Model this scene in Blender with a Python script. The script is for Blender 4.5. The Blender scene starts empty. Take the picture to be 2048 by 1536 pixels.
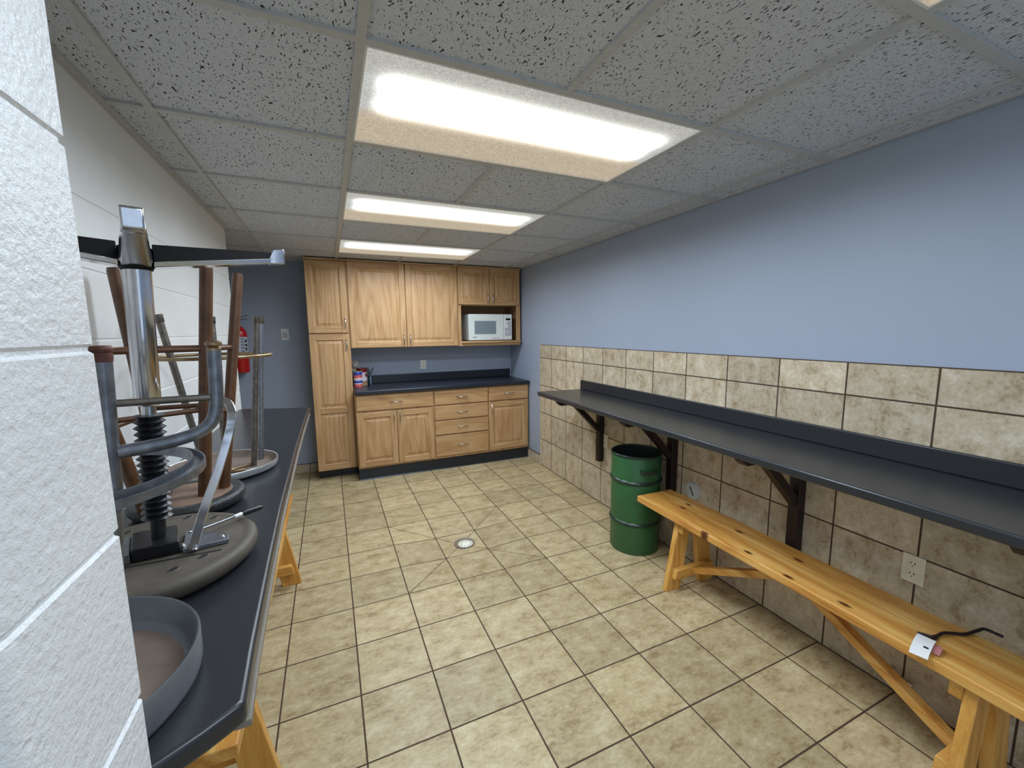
import bpy, bmesh, math, random
from mathutils import Vector, Matrix
random.seed(7)
sc = bpy.context.scene
C = sc.collection
PI = math.pi

# ------------------------------------------------------------------ measures
CAMZ, H = 1.528, 2.262
S = 0.30624                      # tile module
FX, FY = -0.2708, 2.6202         # floor joint origin
GX, GY, GC = 0.1209, 1.2042, 0.6096   # ceiling grid origin and cell
DB = 4.96                        # back wall
WX, WS = 2.098, 0.0165           # right wall position at y=1 and its drift
RA = math.atan(WS)
DRAIN = (0.826, 2.772)


def rw(d, s, z=0.0):
    """point at distance d off the right wall, s along it"""
    return Vector((WX + math.sin(RA) * (s - 1) - math.cos(RA) * d, 1 + math.cos(RA) * (s - 1) + math.sin(RA) * d, z))


# ------------------------------------------------------------------ mesh builder
class MB:
    def __init__(self):
        self.bm = bmesh.new()

    def face(self, vs, mi=0):
        try:
            f = self.bm.faces.new(vs)
            f.material_index = mi
            return f
        except ValueError:
            return None

    def box(self, x0, x1, y0, y1, z0, z1, mi=0):
        v = [self.bm.verts.new(p) for p in ((x0, y0, z0), (x1, y0, z0), (x1, y1, z0), (x0, y1, z0),
                                            (x0, y0, z1), (x1, y0, z1), (x1, y1, z1), (x0, y1, z1))]
        for q in ((3, 2, 1, 0), (4, 5, 6, 7), (0, 1, 5, 4), (1, 2, 6, 5), (2, 3, 7, 6), (3, 0, 4, 7)):
            self.face([v[i] for i in q], mi)
        return self

    def loft(self, loops, mi=0, cap0=True, cap1=True, closed=True):
        rows = [[self.bm.verts.new(p) for p in lp] for lp in loops]
        n = len(rows[0])
        for a, b in zip(rows[:-1], rows[1:]):
            for i in range(n if closed else n - 1):
                j = (i + 1) % n
                self.face([a[i], a[j], b[j], b[i]], mi)
        if cap0:
            self.face(rows[0][::-1], mi)
        if cap1:
            self.face(rows[-1], mi)
        return rows

    def prism(self, poly, z0, z1, mi=0):
        self.loft([[(x, y, z0) for x, y in poly], [(x, y, z1) for x, y in poly]], mi)
        return self

    def prismx(self, poly, y0, y1, mi=0):
        """poly in x,z swept along y"""
        self.loft([[(x, y0, z) for x, z in poly], [(x, y1, z) for x, z in poly]], mi)
        return self

    def bar(self, p0, p1, w, t, up=(0, 0, 1), mi=0):
        """straight rectangular bar, w across, t along 'up'"""
        p0, p1 = Vector(p0), Vector(p1)
        d = (p1 - p0).normalized()
        u = Vector(up)
        s = d.cross(u).normalized()
        u = s.cross(d).normalized()
        lp = []
        for p in (p0, p1):
            lp.append([p + s * w / 2 + u * t / 2, p - s * w / 2 + u * t / 2, p - s * w / 2 - u * t / 2, p + s * w / 2 - u * t / 2])
        self.loft(lp, mi)
        return self

    def tube(self, pts, r, seg=14, mi=0, closed=False, flat=None):
        pts = [Vector(p) for p in pts]
        n = len(pts)
        rs = r if isinstance(r, (list, tuple)) else [r] * n
        tang = []
        for i in range(n):
            if closed:
                t = pts[(i + 1) % n] - pts[i - 1]
            else:
                t = pts[min(i + 1, n - 1)] - pts[max(i - 1, 0)]
            tang.append(t.normalized())
        nrm = tang[0].orthogonal().normalized()
        if flat:
            nrm = (Vector(flat) - tang[0] * tang[0].dot(Vector(flat))).normalized()
        loops = []
        for i in range(n):
            nrm = (nrm - tang[i] * tang[i].dot(nrm)).normalized()
            b = tang[i].cross(nrm)
            loops.append([pts[i] + (nrm * math.cos(a) + b * math.sin(a)) * rs[i] for a in [2 * PI * k / seg for k in range(seg)]])
        if closed:
            loops.append(loops[0])
        self.loft(loops, mi, not closed, not closed)
        if closed:
            bmesh.ops.remove_doubles(self.bm, verts=self.bm.verts[:], dist=1e-6)
        return self

    def strap(self, pts, w, t, side, mi=0):
        """flat strip following pts; 'side' is its width direction"""
        pts = [Vector(p) for p in pts]
        side = Vector(side).normalized()
        lp = []
        for i, p in enumerate(pts):
            d = (pts[min(i + 1, len(pts) - 1)] - pts[max(i - 1, 0)]).normalized()
            s = (side - d * d.dot(side)).normalized()
            u = d.cross(s)
            lp.append([p + s * w / 2 + u * t / 2, p - s * w / 2 + u * t / 2, p - s * w / 2 - u * t / 2, p + s * w / 2 - u * t / 2])
        self.loft(lp, mi)
        return self

    def lathe(self, prof, c=(0, 0, 0), seg=48, mi=0, mis=None):
        """profile of (r,z) rows about a vertical axis"""
        c = Vector(c)
        rows = []
        for r, z in prof:
            if r < 1e-6:
                rows.append([self.bm.verts.new(c + Vector((0, 0, z)))])
            else:
                rows.append([self.bm.verts.new(c + Vector((r * math.cos(2 * PI * k / seg), r * math.sin(2 * PI * k / seg), z))) for k in range(seg)])
        for q, (a, b) in enumerate(zip(rows[:-1], rows[1:])):
            m = mis[q] if mis else mi
            for i in range(seg):
                j = (i + 1) % seg
                if len(a) == 1 and len(b) == 1:
                    continue
                if len(a) == 1:
                    self.face([a[0], b[j], b[i]], m)
                elif len(b) == 1:
                    self.face([a[i], a[j], b[0]], m)
                else:
                    self.face([a[i], a[j], b[j], b[i]], m)
        return self

    def cyl(self, p0, p1, r, r1=None, seg=24, mi=0):
        return self.tube([p0, p1], [r, r if r1 is None else r1], seg, mi)

    def build(self, name, mats, parent=None, loc=(0, 0, 0), rotz=0.0, smooth=35, bevel=0, bseg=2):
        bmesh.ops.recalc_face_normals(self.bm, faces=self.bm.faces[:])
        me = bpy.data.meshes.new(name)
        self.bm.to_mesh(me)
        self.bm.free()
        for m in (mats if isinstance(mats, (list, tuple)) else [mats]):
            me.materials.append(m)
        if smooth:
            for p in me.polygons:
                p.use_smooth = True
            me.set_sharp_from_angle(angle=math.radians(smooth))
        o = bpy.data.objects.new(name, me)
        C.objects.link(o)
        o.location = loc
        o.rotation_euler = (0, 0, rotz)
        if parent:
            o.parent = parent
        if bevel:
            b = o.modifiers.new('edge', 'BEVEL')
            b.width = bevel
            b.segments = bseg
            b.limit_method = 'ANGLE'
            b.angle_limit = math.radians(40)
        return o


def catmull(pts, n=6):
    pts = [Vector(p) for p in pts]
    out = []
    P = [pts[0] * 2 - pts[1]] + pts + [pts[-1] * 2 - pts[-2]]
    for i in range(1, len(P) - 2):
        for k in range(n):
            t = k / n
            a, b, c, d = P[i - 1], P[i], P[i + 1], P[i + 2]
            out.append(0.5 * ((2 * b) + (c - a) * t + (2 * a - 5 * b + 4 * c - d) * t * t + (3 * b - a - 3 * c + d) * t ** 3))
    out.append(pts[-1])
    return out


def thing(name, label, cat, loc=(0, 0, 0), rotz=0.0, group=None):
    o = bpy.data.objects.new(name, None)
    o.empty_display_size = 0.05
    C.objects.link(o)
    o.location = loc
    o.rotation_euler = (0, 0, rotz)
    tag(o, label, cat, group)
    return o


def tag(o, label, cat, group=None):
    o['label'] = label
    o['category'] = cat
    if group:
        o['group'] = group
    return o


def struct(o, label=None):
    o['kind'] = 'structure'
    if label:
        o['label'] = label
    return o


def dup(root, loc, rotz, label, group=None):
    r = root.copy()
    C.objects.link(r)
    r.location = loc
    r.rotation_euler = (0, 0, rotz)
    r['label'] = label
    if group:
        r['group'] = group
    for ch in list(root.children):
        c = ch.copy()
        C.objects.link(c)
        c.parent = r
        for g in ch.children:
            d = g.copy()
            C.objects.link(d)
            d.parent = c
    return r


# ------------------------------------------------------------------ materials
def lin(r, g, b):
    f = lambda c: (c / 255 / 12.92) if c / 255 <= 0.04045 else ((c / 255 + 0.055) / 1.055) ** 2.4
    return (f(r), f(g), f(b), 1)


class NT:
    def __init__(self, name):
        self.m = bpy.data.materials.new(name)
        self.m.use_nodes = True
        self.t = self.m.node_tree
        self.b = self.t.nodes['Principled BSDF']

    def n(self, typ, **kw):
        nd = self.t.nodes.new(typ)
        for k, v in kw.items():
            if k.startswith('i_'):
                nd.inputs[k[2:].replace('_', ' ')].default_value = v
            else:
                setattr(nd, k, v)
        return nd

    def l(self, a, b):
        self.t.links.new(a, b)

    def math(self, op, a, b=None, c=None):
        nd = self.n('ShaderNodeMath', operation=op)
        for i, v in enumerate((a, b, c)):
            if v is None:
                continue
            if isinstance(v, (int, float)):
                nd.inputs[i].default_value = v
            else:
                self.l(v, nd.inputs[i])
        return nd.outputs[0]

    def coord(self, scale=(1, 1, 1), loc=(0, 0, 0), rand=False):
        tc = self.n('ShaderNodeTexCoord')
        mp = self.n('ShaderNodeMapping')
        mp.inputs['Scale'].default_value = scale
        mp.inputs['Location'].default_value = loc
        self.l(tc.outputs['Object'], mp.inputs['Vector'])
        if rand:
            oi = self.n('ShaderNodeObjectInfo')
            mm = self.math('MULTIPLY', oi.outputs['Random'], 37.0)
            cx = self.n('ShaderNodeCombineXYZ')
            for i in range(3):
                self.l(mm, cx.inputs[i])
            self.l(cx.outputs[0], mp.inputs['Location'])
        return mp.outputs[0]

    def noise(self, vec, scale, detail=3.0, rough=0.55):
        nd = self.n('ShaderNodeTexNoise')
        nd.inputs['Scale'].default_value = scale
        nd.inputs['Detail'].default_value = detail
        nd.inputs['Roughness'].default_value = rough
        self.l(vec, nd.inputs['Vector'])
        return nd.outputs['Fac']

    def ramp(self, fac, stops):
        nd = self.n('ShaderNodeValToRGB')
        cr = nd.color_ramp
        while len(cr.elements) < len(stops):
            cr.elements.new(0.5)
        for e, (p, c) in zip(cr.elements, stops):
            e.position = p
            e.color = c if len(c) == 4 else (*c, 1)
        self.l(fac, nd.inputs['Fac'])
        return nd.outputs['Color']

    def mix(self, fac, a, b, mode='MIX'):
        nd = self.n('ShaderNodeMix', data_type='RGBA', blend_type=mode)
        for s, v in ((nd.inputs[0], fac), (nd.inputs[6], a), (nd.inputs[7], b)):
            if isinstance(v, (int, float, tuple)):
                s.default_value = v
            else:
                self.l(v, s)
        return nd.outputs[2]

    def bump(self, h, strength=0.3, dist=0.01, normal=None):
        nd = self.n('ShaderNodeBump')
        nd.inputs['Strength'].default_value = strength
        nd.inputs['Distance'].default_value = dist
        self.l(h, nd.inputs['Height'])
        if normal is not None:
            self.l(normal, nd.inputs['Normal'])
        self.l(nd.outputs[0], self.b.inputs['Normal'])
        return nd.outputs[0]

    def base(self, c):
        if isinstance(c, tuple):
            self.b.inputs['Base Color'].default_value = c
        else:
            self.l(c, self.b.inputs['Base Color'])

    def set(self, rough=0.5, metal=0.0, spec=None):
        self.b.inputs['Roughness'].default_value = rough
        self.b.inputs['Metallic'].default_value = metal
        if spec is not None:
            self.b.inputs['Specular IOR Level'].default_value = spec
        return self.m


def plain(name, col, rough=0.5, metal=0.0, var=0.12, scale=30.0, spec=None, bump=0.0):
    """one colour with faint mottling"""
    t = NT(name)
    v = t.coord()
    n = t.noise(v, scale)
    d = tuple(c * (1 - var) for c in col[:3]) + (1,)
    u = tuple(min(1, c * (1 + var)) for c in col[:3]) + (1,)
    t.base(t.ramp(n, [(0.3, d), (0.7, u)]))
    if bump:
        t.bump(n, bump, 0.002)
    return t.set(rough, metal, spec)


def tile_mat(name, axes, org, mod, grout_w, drain=None, toprow=None, tint=(1, 1, 1)):
    """square ceramic tile; axes = the two object axes, org = a joint crossing, toprow = extra joint heights"""
    t = NT(name)
    tc = t.n('ShaderNodeTexCoord')
    sp = t.n('ShaderNodeSeparateXYZ')
    t.l(tc.outputs['Object'], sp.inputs[0])
    A, B = sp.outputs[axes[0]], sp.outputs[axes[1]]
    u = t.math('DIVIDE', t.math('SUBTRACT', A, org[0]), mod)
    v = t.math('DIVIDE', t.math('SUBTRACT', B, org[1]), mod)
    if toprow:
        v = t.math('MINIMUM', v, 99.0)
    iu, iv = t.math('FLOOR', u), t.math('FLOOR', v)
    du = t.math('ABSOLUTE', t.math('SUBTRACT', t.math('FRACT', t.math('ADD', u, 0.5)), 0.5))
    dv = t.math('ABSOLUTE', t.math('SUBTRACT', t.math('FRACT', t.math('ADD', v, 0.5)), 0.5))
    g = t.math('MINIMUM', du, dv)
    if drain:
        a = t.math('ABSOLUTE', t.math('SUBTRACT', A, drain[0]))
        b = t.math('ABSOLUTE', t.math('SUBTRACT', B, drain[1]))
        dg = t.math('MULTIPLY', t.math('ABSOLUTE', t.math('SUBTRACT', a, b)), 1.1 / mod)
        far = t.math('GREATER_THAN', t.math('MAXIMUM', a, b), mod * 1.5)
        g = t.math('MINIMUM', g, t.math('ADD', dg, far))
    if toprow:
        for z in toprow:
            g = t.math('MINIMUM', g, t.math('DIVIDE', t.math('ABSOLUTE', t.math('SUBTRACT', B, z)), mod))
    h = grout_w / mod / 2
    mr = t.n('ShaderNodeMapRange')
    mr.inputs['From Min'].default_value = h * 0.75
    mr.inputs['From Max'].default_value = h * 1.3
    t.l(g, mr.inputs['Value'])
    mask = mr.outputs[0]
    cx = t.n('ShaderNodeCombineXYZ')
    t.l(iu, cx.inputs[0])
    t.l(iv, cx.inputs[1])
    wn = t.n('ShaderNodeTexWhiteNoise', noise_dimensions='3D')
    t.l(cx.outputs[0], wn.inputs['Vector'])
    # every tile its own patch of the stone pattern
    off = t.n('ShaderNodeVectorMath', operation='SCALE')
    off.inputs['Scale'].default_value = 9.0
    t.l(wn.outputs['Color'], off.inputs[0])
    ad = t.n('ShaderNodeVectorMath', operation='ADD')
    t.l(tc.outputs['Object'], ad.inputs[0])
    t.l(off.outputs[0], ad.inputs[1])
    st = t.n('ShaderNodeMapping')
    st.inputs['Scale'].default_value = (1.0, 1.7, 1.4)
    t.l(ad.outputs[0], st.inputs['Vector'])
    n1 = t.noise(st.outputs[0], 9.0, 9.0, 0.68)
    n2 = t.noise(st.outputs[0], 42.0, 6.0, 0.72)
    n = t.math('ADD', t.math('MULTIPLY', n1, 0.62), t.math('MULTIPLY', n2, 0.38))
    TI = [tuple(a * b for a, b in zip(c[:3], tint)) + (1,) for c in TILE]
    col = t.ramp(n, [(0.39, TI[0]), (0.465, TI[1]), (0.54, TI[2]), (0.62, TI[3])])
    br = t.math('ADD', 0.88, t.math('MULTIPLY', wn.outputs['Value'], 0.25))
    hs = t.n('ShaderNodeHueSaturation')
    t.l(br, hs.inputs['Value'])
    t.l(col, hs.inputs['Color'])
    t.base(t.mix(mask, GROUT, hs.outputs[0]))
    rr = t.n('ShaderNodeMapRange')
    rr.inputs['To Min'].default_value = 0.85
    rr.inputs['To Max'].default_value = 0.42
    t.l(mask, rr.inputs['Value'])
    t.l(rr.outputs[0], t.b.inputs['Roughness'])
    t.bump(t.math('ADD', t.math('MULTIPLY', mask, 0.8), t.math('MULTIPLY', n, 0.25)), 0.5, 0.004)
    t.b.inputs['Specular IOR Level'].default_value = 0.35
    return t.m


TILE = [lin(156, 137, 108), lin(184, 167, 139), lin(196, 181, 155), lin(212, 200, 178)]
GROUT = lin(72, 54, 40)


def wood(name, axis, c_dark, c_mid, c_light, rough=0.42, ring=14.0, knots=None, flat=None):
    """grain runs along object axis"""
    t = NT(name)
    sc3 = [1.0, 1.0, 1.0]
    sc3[axis] = 0.11
    v = t.coord(tuple(sc3), rand=True)
    CA = 0.22
    n0 = t.noise(v, 3.2, 2.0)
    cath = t.math('FRACT', t.math('MULTIPLY', n0, ring))
    cath = t.math('ABSOLUTE', t.math('SUBTRACT', t.math('MULTIPLY', cath, 2.0), 1.0))
    n1 = t.noise(v, 34.0, 6.0, 0.65)
    sc3b = [1.0, 1.0, 1.0]
    sc3b[axis] = 0.03
    n2 = t.noise(t.coord(tuple(sc3b), rand=True), 190.0, 3.0, 0.6)
    f = t.math('ADD', t.math('ADD', t.math('MULTIPLY', cath, CA), t.math('MULTIPLY', n1, 0.72 - CA)), t.math('MULTIPLY', n2, 0.28))
    col = t.ramp(f, [(0.26, c_dark), (0.47, c_mid), (0.68, c_light)])
    if knots:
        sk = [1.0, 1.0, 1.0]
        sk[axis] = 0.45
        vo = t.n('ShaderNodeTexVoronoi', feature='F1', voronoi_dimensions='2D')
        vo.inputs['Scale'].default_value = knots
        sx = t.n('ShaderNodeSeparateXYZ')
        t.l(t.coord(tuple(sk), rand=True), sx.inputs[0])
        cx2 = t.n('ShaderNodeCombineXYZ')
        ax = [i for i in range(3) if i != flat]
        t.l(sx.outputs[ax[0]], cx2.inputs[0])
        t.l(sx.outputs[ax[1]], cx2.inputs[1])
        t.l(cx2.outputs[0], vo.inputs['Vector'])
        sel = t.n('ShaderNodeSeparateColor')
        t.l(vo.outputs['Color'], sel.inputs[0])
        gate = t.math('GREATER_THAN', sel.outputs[0], 0.60)
        k = t.n('ShaderNodeMapRange')
        k.inputs['From Min'].default_value = 0.115
        k.inputs['From Max'].default_value = 0.05
        t.l(vo.outputs['Distance'], k.inputs['Value'])
        col = t.mix(t.math('MULTIPLY', k.outputs[0], gate), col, lin(92, 46, 18))
    t.base(col)
    t.bump(f, 0.12, 0.002)
    return t.set(rough, 0, 0.4)


OAK_D, OAK_M, OAK_L = lin(158, 116, 74), lin(184, 144, 99), lin(198, 161, 117)
oak_v = wood('oak_vertical', 2, OAK_D, OAK_M, OAK_L)
oak_h = wood('oak_horizontal', 0, OAK_D, OAK_M, OAK_L)
oak_shade = wood('oak_niche_shade', 2, lin(116, 82, 56), lin(140, 104, 74), lin(156, 118, 84), 0.55)  # darker copy of the oak, shade inside the niche put into its colour
pine_y = wood('pine_lengthwise', 1, lin(156, 94, 36), lin(206, 147, 70), lin(224, 180, 104), 0.34, 10.0, knots=8.0, flat=2)
pine_z = wood('pine_upright', 2, lin(176, 116, 48), lin(208, 152, 72), lin(224, 176, 98), 0.38, 9.0, knots=8.0, flat=1)
pine_x = wood('pine_cross', 0, lin(170, 112, 46), lin(202, 146, 68), lin(218, 170, 92), 0.4, 7.0)

floor_m = tile_mat('floor_tile', (0, 1), (FX, FY), S, 0.0062, drain=(FX + 3.5 * S, FY + 0.5 * S), tint=(0.85, 0.81, 0.64))
wain_m = tile_mat('wall_tile', (1, 2), (0.068, 0.004), S, 0.0066, toprow=[1.3745])
back_m = tile_mat('base_tile_back', (0, 2), (FX, -0.2), S, 0.006, toprow=[0.098])
side_m = tile_mat('base_tile_side', (1, 2), (0.068, -0.2), S, 0.006, toprow=[0.108])


def paint(name, col, bump=0.12, rough=0.48):
    t = NT(name)
    v = t.coord()
    n = t.noise(v, 260.0, 2.0)
    w = t.noise(v, 1.3, 2.0)
    t.base(t.ramp(w, [(0.3, tuple(c * 0.97 for c in col[:3]) + (1,)), (0.7, col)]))
    t.bump(n, bump, 0.0015)
    return t.set(rough, 0, 0.45)


blue_m = paint('blue_wall_paint', lin(158, 168, 184))


def block_mat(name, relief, c0, c1):
    t = NT(name)
    v = t.coord()
    n1 = t.noise(v, 130.0, 4.0, 0.6)
    n2 = t.noise(t.coord((1, 1, 1.4)), 60.0, 3.0, 0.6)
    vo = t.n('ShaderNodeTexVoronoi', feature='F1')
    vo.inputs['Scale'].default_value = 62.0
    t.l(v, vo.inputs['Vector'])
    pit = t.math('SMOOTHSTEP', 0.0, 0.3, vo.outputs['Distance']) if False else t.math('MINIMUM', vo.outputs['Distance'], 0.35)
    hh = t.math('ADD', t.math('ADD', t.math('MULTIPLY', n1, 0.5), t.math('MULTIPLY', n2, 0.6)), t.math('MULTIPLY', pit, 0.5))
    w = t.noise(v, 2.0, 3.0)
    t.base(t.ramp(w, [(0.3, c0), (0.7, c1)]))
    t.bump(hh, relief, 0.006)
    return t.set(0.38, 0, 0.5)


block_near = block_mat('painted_block_jamb', 0.65, lin(208, 210, 210), lin(220, 222, 222))
block_far = block_mat('painted_block_wall', 0.10, lin(228, 229, 226), lin(238, 239, 237))


def ceil_mat():
    t = NT('ceiling_tile')
    v = t.coord((1, 1, 1))
    # short fissures in two directions plus pinholes
    warp = t.n('ShaderNodeTexNoise')
    warp.inputs['Scale'].default_value = 14.0
    t.l(v, warp.inputs['Vector'])
    ad = t.n('ShaderNodeVectorMath', operation='MULTIPLY_ADD')
    ad.inputs[1].default_value = (0.05, 0.05, 0.05)
    t.l(warp.outputs['Color'], ad.inputs[0])
    t.l(v, ad.inputs[2])
    masks = []
    for rz, st, scale, th in ((0.5, 0.34, 185.0, 0.728), (1.35, 0.36, 165.0, 0.735), (0.0, 0.9, 320.0, 0.765)):
        mp = t.n('ShaderNodeMapping')
        mp.inputs['Rotation'].default_value = (0, 0, rz)
        mp.inputs['Scale'].default_value = (1.0, st, 1.0)
        t.l(ad.outputs[0], mp.inputs['Vector'])
        n = t.noise(mp.outputs[0], scale, 0.0)
        mr = t.n('ShaderNodeMapRange')
        mr.inputs['From Min'].default_value = th
        mr.inputs['From Max'].default_value = th + 0.04
        t.l(n, mr.inputs['Value'])
        masks.append(mr.outputs[0])
    m = t.math('MAXIMUM', t.math('MAXIMUM', masks[0], masks[1]), masks[2])
    fine = t.noise(v, 300.0, 2.0)
    c0 = t.ramp(fine, [(0.35, lin(193, 197, 204)), (0.65, lin(212, 216, 223))])
    t.base(t.mix(m, c0, lin(60, 58, 58)))
    t.bump(t.math('SUBTRACT', t.math('MULTIPLY', fine, 0.35), m), 0.5, 0.004)
    return t.set(0.9, 0, 0.1)


ceil_m = ceil_mat()
tbar_m = plain('grid_bar_enamel', lin(186, 186, 184), 0.5, var=0.06)
lam_m = plain('charcoal_laminate', lin(42, 44, 47), 0.30, var=0.16, scale=420.0, bump=0.02)
blacklam = plain('blue_black_laminate', lin(30, 36, 46), 0.32, var=0.15, scale=420.0)
kick_m = plain('dark_vinyl_base', lin(28, 34, 42), 0.32, var=0.1)
brown_steel = plain('dark_brown_painted_steel', lin(30, 16, 16), 0.5, var=0.15)
nickel = plain('brushed_nickel', lin(200, 196, 188), 0.28, 1.0, var=0.05)
chrome = plain('chrome', lin(205, 205, 208), 0.16, 1.0, var=0.05, scale=60)
steel = plain('dull_grey_steel', lin(132, 136, 142), 0.38, 0.85, var=0.22, scale=55)
greytube = plain('scuffed_grey_steel_tube', lin(120, 124, 131), 0.34, 0.75, var=0.3, scale=45)
oldsteel = plain('tarnished_steel', lin(112, 106, 98), 0.42, 0.8, var=0.3, scale=60)
brass = plain('tarnished_brass_tube', lin(150, 128, 98), 0.35, 0.9, var=0.2, scale=60)
black_m = plain('black_plastic', lin(18, 18, 22), 0.35, var=0.2)
blackcast = plain('scratched_black_enamel', lin(10, 11, 15), 0.45, var=0.5, scale=20, spec=0.25)
rubber = plain('black_bellows_rubber', lin(26, 26, 31), 0.32, var=0.25)
rust = plain('rusty_red_brown', lin(92, 52, 44), 0.55, 0.3, var=0.35, scale=70)
brownleg = plain('brown_painted_tube', lin(90, 60, 38), 0.34, 0.1, var=0.3, scale=25)
brownseat = plain('worn_brown_wood_seat', lin(122, 97, 80), 0.6, var=0.3, scale=14)
pebble = plain('black_pebbled_rim', lin(40, 39, 40), 0.45, var=0.6, scale=130, bump=1.0)
pan_m = plain('grey_stool_pan_enamel', lin(112, 116, 120), 0.42, 0.4, var=0.12, scale=18)
panfloor = plain('dusty_brown_pan_bottom', lin(124, 108, 96), 0.75, var=0.22, scale=16)
panrim_white = plain('pale_worn_metal_rim', lin(188, 190, 190), 0.28, 0.7, var=0.12)
dusty = plain('dusty_grey_brown_plastic', lin(84, 76, 66), 0.62, var=0.16, scale=24)
darkgap = plain('dark_recess', lin(24, 22, 20), 0.8, var=0.2)
white_m = plain('white_plastic', lin(222, 222, 218), 0.42, var=0.03)
ivory = plain('ivory_plastic', lin(232, 224, 196), 0.45, var=0.04)
green_m = plain('green_barrel_paint', lin(44, 92, 52), 0.42, var=0.1, scale=12)
greendark = plain('dark_green_hoop_paint', lin(28, 48, 38), 0.3, var=0.2)
inside_m = plain('black_barrel_inside', lin(20, 26, 24), 0.7, var=0.2)
mwhite = plain('white_microwave_enamel', lin(226, 230, 224), 0.35, var=0.02)
mwin = plain('grey_microwave_window', lin(126, 138, 144), 0.25, var=0.05, scale=300)
mdisp = plain('black_display', lin(14, 20, 20), 0.2, var=0.1)
mkey = plain('grey_violet_keys', lin(156, 156, 176), 0.5, var=0.05)
greymark = plain('grey_print', lin(110, 112, 112), 0.5, var=0.05)
red_m = plain('red_extinguisher_paint', lin(178, 24, 28), 0.3, var=0.08)
labelgrey = plain('grey_label', lin(176, 182, 190), 0.5, var=0.05)
labelline = plain('blue_grey_label_rows', lin(112, 122, 142), 0.5, var=0.1)
canblue = plain('blue_can_print', lin(38, 62, 150), 0.35, var=0.35, scale=55)
canred = plain('red_white_can_print', lin(206, 96, 88), 0.35, var=0.45, scale=70)
canwhite = plain('pale_can_print', lin(214, 200, 210), 0.4, var=0.1)
redlid = plain('dark_red_lid', lin(142, 34, 34), 0.35, var=0.2)
tan_m = plain('tan_can_base', lin(140, 116, 88), 0.5, var=0.2)
plier_m = plain('blue_grey_tool_grip', lin(86, 104, 122), 0.4, var=0.15)
cord_m = plain('black_cord', lin(34, 18, 20), 0.45, var=0.2)
tag_m = plain('white_paper_tag', lin(226, 224, 220), 0.7, var=0.04)
tagred = plain('pink_red_tag_print', lin(186, 120, 116), 0.7, var=0.1)
edge_m = plain('taupe_edge_band', lin(124, 116, 104), 0.5, var=0.1)
drain_w = plain('white_drain_grate', lin(228, 224, 205), 0.4, var=0.04)
drain_r = plain('grey_drain_collar', lin(120, 108, 94), 0.6, var=0.2)
cover_m = plain('white_round_cover', lin(196, 196, 188), 0.45, var=0.05)


def lens_mat():
    """prismatic acrylic over two fluorescent tubes: the lamp itself glows most along its tubes"""
    t = NT('fluorescent_lens')
    tc = t.n('ShaderNodeTexCoord')
    sp = t.n('ShaderNodeSeparateXYZ')
    t.l(tc.outputs['Object'], sp.inputs[0])
    y = sp.outputs[1]
    x = sp.outputs[0]

    def glow(c, w):
        d = t.math('DIVIDE', t.math('SUBTRACT', y, c), w)
        return t.math('POWER', 2.718, t.math('MULTIPLY', t.math('MULTIPLY', d, d), -1.0))
    g = t.math('ADD', glow(-0.125, 0.052), glow(-0.010, 0.052))  # tube glow painted as two bands, shifted to the near side as viewed obliquely
    ex = t.math('SUBTRACT', 0.595, t.math('ABSOLUTE', x))
    mr = t.n('ShaderNodeMapRange', interpolation_type='SMOOTHSTEP')
    mr.inputs['From Min'].default_value = 0.02
    mr.inputs['From Max'].default_value = 0.12
    t.l(ex, mr.inputs['Value'])
    vo = t.n('ShaderNodeTexVoronoi', feature='F1')
    vo.inputs['Scale'].default_value = 230.0
    t.l(tc.outputs['Object'], vo.inputs['Vector'])
    sp2 = t.n('ShaderNodeSeparateColor')
    t.l(vo.outputs['Color'], sp2.inputs[0])
    gr = t.math('ADD', 0.72, t.math('MULTIPLY', sp2.outputs[0], 0.56))
    core = t.math('MULTIPLY', t.math('MULTIPLY', g, mr.outputs[0]), LAMP)
    side = t.math('MULTIPLY', gr, SIDE)
    st = t.math('ADD', core, side)
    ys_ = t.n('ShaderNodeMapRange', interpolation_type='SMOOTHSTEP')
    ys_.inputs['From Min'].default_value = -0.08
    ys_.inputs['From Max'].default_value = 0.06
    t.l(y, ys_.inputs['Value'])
    side_glow_tint = t.mix(ys_.outputs[0], (0.84, 0.85, 0.80, 1), (0.94, 0.80, 0.61, 1))  # slanted-view look of the lit lens put into colour: pale near half, tan far half
    col = t.mix(t.math('MINIMUM', t.math('MULTIPLY', g, 1.3), 1.0), side_glow_tint, (0.97, 1.0, 0.98, 1))
    em = t.n('ShaderNodeEmission')
    t.l(col, em.inputs['Color'])
    t.l(st, em.inputs['Strength'])
    tr = t.n('ShaderNodeBsdfTransparent')
    mx = t.n('ShaderNodeMixShader')
    mx.inputs[0].default_value = 0.5
    t.l(tr.outputs[0], mx.inputs[1])
    t.l(em.outputs[0], mx.inputs[2])
    t.l(mx.outputs[0], t.t.nodes['Material Output'].inputs['Surface'])
    return t.m


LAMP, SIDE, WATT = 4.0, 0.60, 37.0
LIGHTCOL = (0.87, 1.0, 1.16)
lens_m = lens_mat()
lens_back = plain('white_reflector', lin(225, 215, 195), 0.5, var=0.03)

# ------------------------------------------------------------------ the setting
# floor: one plane with a shallow fall to the drain
m = MB()
xs = sorted({-3.2, FX + 2 * S, FX + 3 * S, FX + 3.5 * S, FX + 4 * S, FX + 5 * S, 3.2})
ys = sorted({-3.0, FY - S, FY, FY + 0.5 * S, FY + S, FY + 2 * S, 5.3})
DIP = 0.026


def fall(x, y):
    d = max(abs(x - (FX + 3.5 * S)), abs(y - (FY + 0.5 * S))) / (1.5 * S)
    return -DIP * max(0.0, 1 - d)


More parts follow.
